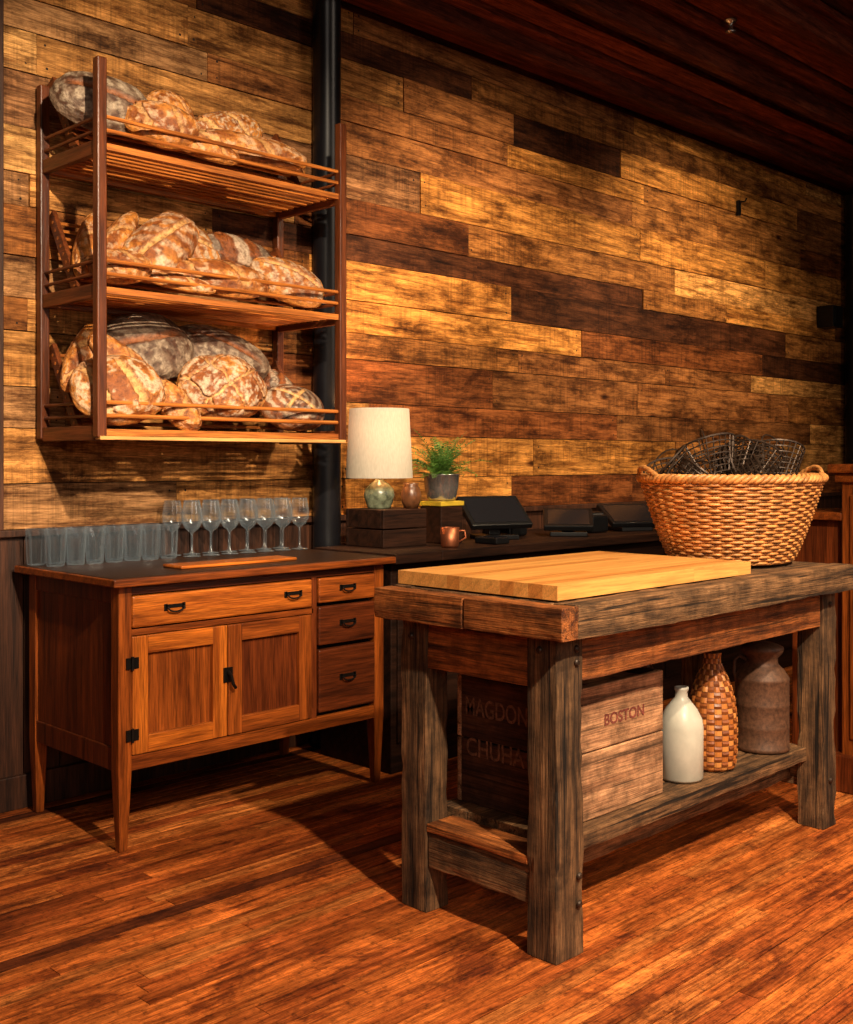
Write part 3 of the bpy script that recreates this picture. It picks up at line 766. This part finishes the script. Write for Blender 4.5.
jg = empty('stoneware_jug', (3.02, 1.89, ZS))
b = MB(); b.lathe([(.0005, .001), (.060, .001), (.066, .008), (.067, .16), (.063, .185), (.048, .215), (.028, .24), (.020, .25), (.018, .268), (.022, .274), (.022, .282), (.014, .282), (.013, .25), (.0005, .24)], (3.005, 1.895, ZS), 40)
b.tube([(3.017, 1.905, ZS + .262), (3.03, 1.92, ZS + .262), (3.038, 1.928, ZS + .24), (3.032, 1.922, ZS + .21)], .005, 8)
b.obj('body', M_jug, jg, smooth=True)
b = MB(); b.lathe([(.0005, .001), (.04, .001), (.042, .01), (.042, .25), (.03, .30), (.016, .325), (.015, .37), (.018, .372), (.018, .385), (.0005, .386)], (3.12, 2.11, ZS), 28)
b.obj('dark_bottle', M_brownpot, smooth=True)
b = MB(); b.lathe([(.0005, .001), (.05, .001), (.055, .01), (.055, .30), (.045, .33), (.038, .34), (.042, .345), (.042, .37), (.0005, .372)], (2.99, 2.11, ZS), 28)
b.obj('lidded_crock', M_jug, smooth=True)

def woven():
    e = empty('woven_covered_jug', (3.19, 1.895, ZS))
    b = MB(); prof = [(.060, 0), (.071, .01), (.076, .06), (.077, .12), (.075, .17), (.069, .22), (.058, .26), (.044, .295), (.031, .32), (.025, .335), (.024, .355), (.027, .365)]
    def rad(z):
        for (r0, z0), (r1, z1) in zip(prof, prof[1:]):
            if z <= z1: return r0 + (r1 - r0) * (z - z0) / (z1 - z0)
        return prof[-1][0]
    NR, NC = 22, 20; SUB = 3
    H = .365
    for i in range(NR):
        for k in range(NC):
            over = (i + k) % 2
            hh = H / NR; z0 = i * hh; col = random.choice([(.60, .21, .045), (.48, .15, .03), (.70, .28, .07)]) if over else random.choice([(.22, .06, .015), (.30, .085, .02)])
            vs = []
            for zi in range(3):
                for ki in range(SUB + 1):
                    zz = z0 + hh * (.04 + .92 * zi / 2); a = 2 * math.pi * (k + .03 + .94 * ki / SUB) / NC
                    bul = (math.sin(math.pi * ki / SUB) if over else math.sin(math.pi * zi / 2)) * .003 + .0005
                    r = rad(zz) + bul
                    vs.append((3.185 + r * math.cos(a), 1.895 + r * math.sin(a), ZS + zz + .001))
            fs = [(zi * (SUB + 1) + ki, zi * (SUB + 1) + ki + 1, (zi + 1) * (SUB + 1) + ki + 1, (zi + 1) * (SUB + 1) + ki) for zi in range(2) for ki in range(SUB)]
            b.add(vs, fs, 0, col)
    b.obj('woven_cover', M_weave, e, attr=True)
    b = MB(); b.lathe([(r - .001, z + .001) for r, z in prof] + [(.0005, .362)], (3.185, 1.895, ZS), 32); b.obj('inner_jug', M_wickd, e, smooth=True)
woven()
CX, CY = 3.515, 1.90
mc = empty('tin_milk_can', (CX, CY, ZS))
b = MB(); prof = [(.0005, .001), (.088, .001), (.092, .004), (.092, .014), (.089, .018), (.089, .075), (.0905, .08), (.089, .085), (.089, .15), (.0905, .155), (.089, .16), (.089, .235), (.091, .24), (.088, .246),
       (.072, .27), (.056, .285), (.052, .292), (.052, .31), (.066, .325), (.070, .333), (.072, .338), (.070, .346), (.058, .352), (.035, .36), (.0005, .362)]
b.lathe(prof, (CX, CY, ZS), 40); b.obj('can_body', M_rust, mc, smooth=True)
b = MB()
c0 = Vector((CX, CY, ZS))
pr = [(.052, .30), (.078, .315), (.094, .30), (.096, .26), (.088, .23)]
b.tube([c0 + Vector((-.7 * r, .7 * r, zz)) for r, zz in pr], .006, 8)
b.obj('can_handle', M_rust, mc, smooth=True)

# ------------------------------------------------------------------ wicker basket
wk = empty('wicker_basket', (3.50, 2.0, .896))
BC = Vector((3.49, 2.0, .904)); BH = .285
def bprof(t):
    k = t ** .8
    return (.24 + .115 * k, .18 + .105 * k)
def bpt(a, t, off=0):
    A, B = bprof(t); return BC + Vector(((A + off) * math.cos(a), (B + off) * math.sin(a), t * BH))
NS = 44
b = MB()
for k in range(NS):
    a = 2 * math.pi * (k + .5) / NS
    b.tube([bpt(a, t / 8) for t in range(9)], .0035, 5)
b.obj('stakes', M_wickd, wk, smooth=True)
b = MB(); rows = 27
for r in range(rows):
    t = (r + .7) / (rows + .6)
    ph = math.pi * (r % 2)
    pts = []
    N = NS * 4
    for i in range(N):
        a = 2 * math.pi * i / N
        pts.append(bpt(a, t, .0052 * math.cos(NS * a / 2 + ph)))
    b.tube(pts, .0050, 5, closed=True)
b.obj('weavers', M_wick, wk, smooth=True)
b = MB()
for j in range(3):
    def tw(t, n, R, turns, dz=0):
        out = []
        for i in range(n):
            a = 2 * math.pi * i / n; q = a * turns + 2 * math.pi * j / 3
            out.append(bpt(a, t) + Vector((math.cos(a), math.sin(a), 0)) * R * math.cos(q) + Vector((0, 0, dz + R * math.sin(q))))
        return out
    b.tube(tw(1.0, 240, .009, 30), .008, 6, closed=True)
    b.tube(tw(0.0, 200, .005, 26, .008), .005, 6, closed=True)
for a0 in (math.radians(150), math.radians(-30)):
    for j in range(2):
        pts = []
        for i in range(25):
            u = i / 24; a = a0 + (u - .5) * .6; h = math.sin(math.pi * u) * .035
            q = 2 * math.pi * (u * 4 + j / 2)
            pts.append(bpt(a, 1.0, .004 * math.cos(q) + .012 * math.sin(math.pi * u)) + Vector((0, 0, h + .004 * math.sin(q))))
        b.tube(pts, .0065, 6)
b.obj('rim_and_handles', M_wick, wk, smooth=True)
b = MB(); N = 48
vs = [BC + Vector((0, 0, .012))] + [BC + Vector((.238 * math.cos(2 * math.pi * i / N), .178 * math.sin(2 * math.pi * i / N), .012)) for i in range(N)]
b.add(vs, [(0, 1 + i, 1 + (i + 1) % N) for i in range(N)]); b.obj('base', M_wickd, wk)

def wirebasket(loc, r, h, rot):
    b = MB(); R = Matrix.Translation(loc) @ Euler([math.radians(q) for q in rot]).to_matrix().to_4x4()
    def ring(rr, z, w=.0026): b.tube([R @ Vector((rr * math.cos(2 * math.pi * i / 36), rr * math.sin(2 * math.pi * i / 36), z)) for i in range(36)], w, 5, closed=True)
    for k in range(7):
        t = k / 6; ring(r * (.66 + .34 * t), h * t, .004 if k == 6 else .0025)
    for q in (.2, .4): ring(r * q, 0, .002)
    for i in range(26):
        a = 2 * math.pi * i / 26; a2 = a + .28
        b.tube([R @ Vector((0, 0, 0)), R @ Vector((r * .66 * math.cos(a), r * .66 * math.sin(a), 0)), R @ Vector((r * math.cos(a2), r * math.sin(a2), h))], .0022, 4)
    b.tube([R @ Vector((r * math.cos(t), 0, h + r * .5 * math.sin(t))) for t in [math.pi * k / 16 for k in range(17)]], .003, 5)
    b.obj('wire_basket', M_iron)
wirebasket((3.33, 2.14, 1.12), .095, .10, (15, -35, 10))
wirebasket((3.29, 2.06, 1.14), .075, .09, (35, -15, 60))
wirebasket((3.47, 2.05, 1.19), .105, .12, (-18, 15, 30))
wirebasket((3.52, 1.95, 1.17), .10, .11, (40, 25, 80))
wirebasket((3.65, 1.92, 1.18), .10, .11, (-12, 20, 0))
wirebasket((3.63, 2.06, 1.26), .10, .11, (160, 10, 0))
wirebasket((3.56, 2.08, 1.21), .095, .11, (60, -50, 20))
wirebasket((3.70, 1.98, 1.16), .085, .12, (-30, 35, 0))
wirebasket((3.40, 2.03, 1.03), .095, .10, (10, 10, 0))
wirebasket((3.60, 1.98, 1.02), .10, .10, (5, -10, 0))
wirebasket((3.42, 1.93, 1.14), .09, .10, (60, -20, 40))
wirebasket((3.39, 2.10, 1.17), .085, .10, (-40, -30, 0))

# ------------------------------------------------------------------ right hand bar end
be = empty('panelled_bar_end', (4.3, 1.6, 0))
box('pier', 4.12, 4.5, 1.2, 1.90, 0, 1.2, M_oakmz, be, .006)
box('cap', 4.08, 4.54, 1.15, 1.94, 1.2, 1.235, M_oakmx, be, .008)
box('cap_mould', 4.10, 4.52, 1.17, 1.92, 1.165, 1.2, M_oakmx, be, .008)
b = MB()
for k in range(6): b.box(4.109, 4.121, 1.26 + k * .105, 1.34 + k * .105, .2, 1.12)
b.obj('flutes', M_oakmz, be, bevel=.006)
box('low_panel', 4.16, 4.45, 1.90, 2.12, 0, 1.02, M_oakdz, be, .004); box('low_cap', 4.12, 4.5, 1.90, 2.15, 1.02, 1.05, M_oakmx, be, .004)
box('plinth', 4.09, 4.53, 1.17, 1.93, 0, .14, M_oakdz, be, .006)
b = MB(); b.box(8.02, 8.18, 3.76, 3.889, 2.24, 2.40); b.box(8.04, 8.16, 3.755, 3.76, 2.26, 2.38); b.obj('wall_speaker', M_plastic, bevel=.01)
b = MB(); b.box(6.845, 6.875, 3.87, 3.889, 2.90, 3.0); b.tube([(6.86, 3.87, 2.99), (6.86, 3.83, 2.99), (6.86, 3.82, 3.01)], .006, 8); b.obj('wall_hook', M_black)
b = MB(); b.lathe([(.03, 0), (.03, -.008), (.012, -.015), (.01, -.05), (.026, -.055), (.0005, -.06)], (4.77, 2.74, CZ - .002), 20); b.obj('ceiling_sprinkler', M_steel, smooth=True)

# ------------------------------------------------------------------ lights
def spot(name, loc, tgt, e, size=60, blend=.6, col=(1, .76, .47), r=.04):
    L = bpy.data.lights.new(name, 'SPOT'); L.energy = e; L.spot_size = math.radians(size); L.spot_blend = blend; L.color = col; L.shadow_soft_size = r
    o = bpy.data.objects.new(name, L); scene.collection.objects.link(o); o.location = loc
    o.rotation_euler = (Vector(tgt) - Vector(loc)).to_track_quat('-Z', 'Y').to_euler(); return o
def area(name, loc, tgt, e, sx, col=(1, .8, .55)):
    L = bpy.data.lights.new(name, 'AREA'); L.energy = e; L.size = sx; L.color = col
    o = bpy.data.objects.new(name, L); scene.collection.objects.link(o); o.location = loc
    o.rotation_euler = (Vector(tgt) - Vector(loc)).to_track_quat('-Z', 'Y').to_euler(); return o
spot('track_light_rack', (1.2, .9, 2.9), (2.35, 3.8, 1.8), 640, 50, .7, (1, .80, .55))
spot('track_light_wall_a', (3.9, 1.9, 3.15), (4.2, 3.9, 1.75), 330, 74, .8)
spot('track_light_wall_b', (5.8, 1.9, 3.15), (6.2, 3.9, 1.8), 290, 80, .9)
spot('track_light_floor', (1.3, -.6, 3.1), (2.6, 2.3, .4), 760, 62, .7, (1, .80, .56), .05)
spot('track_light_table', (2.9, .2, 3.1), (3.0, 2.0, .6), 300, 56, .8, (1, .78, .5), .05)
area('room_bounce', (-.8, -1.6, 2.6), (3, 3, 1), 40, 2.0, (1, .84, .70))
area('side_fill', (4.5, -1.8, 2.2), (4.2, 3, 1.6), 36, 1.6, (1, .8, .62))  # unseen soft area light aimed at the back; no window is built
w = bpy.data.worlds.new('world'); scene.world = w; w.use_nodes = True
w.node_tree.nodes['Background'].inputs[0].default_value = (1, .62, .45, 1); w.node_tree.nodes['Background'].inputs[1].default_value = .025

# ------------------------------------------------------------------ camera
cam = bpy.data.cameras.new('camera'); co = bpy.data.objects.new('camera', cam); scene.collection.objects.link(co)
co.location = (0, 0, 1.25); co.rotation_euler = (math.radians(90), 0, math.radians(-45))
cam.sensor_fit = 'HORIZONTAL'; cam.sensor_width = 36; cam.lens = 36 * 1125 / 853; cam.shift_y = -52 / 853
cam.clip_start = .05
scene.camera = co
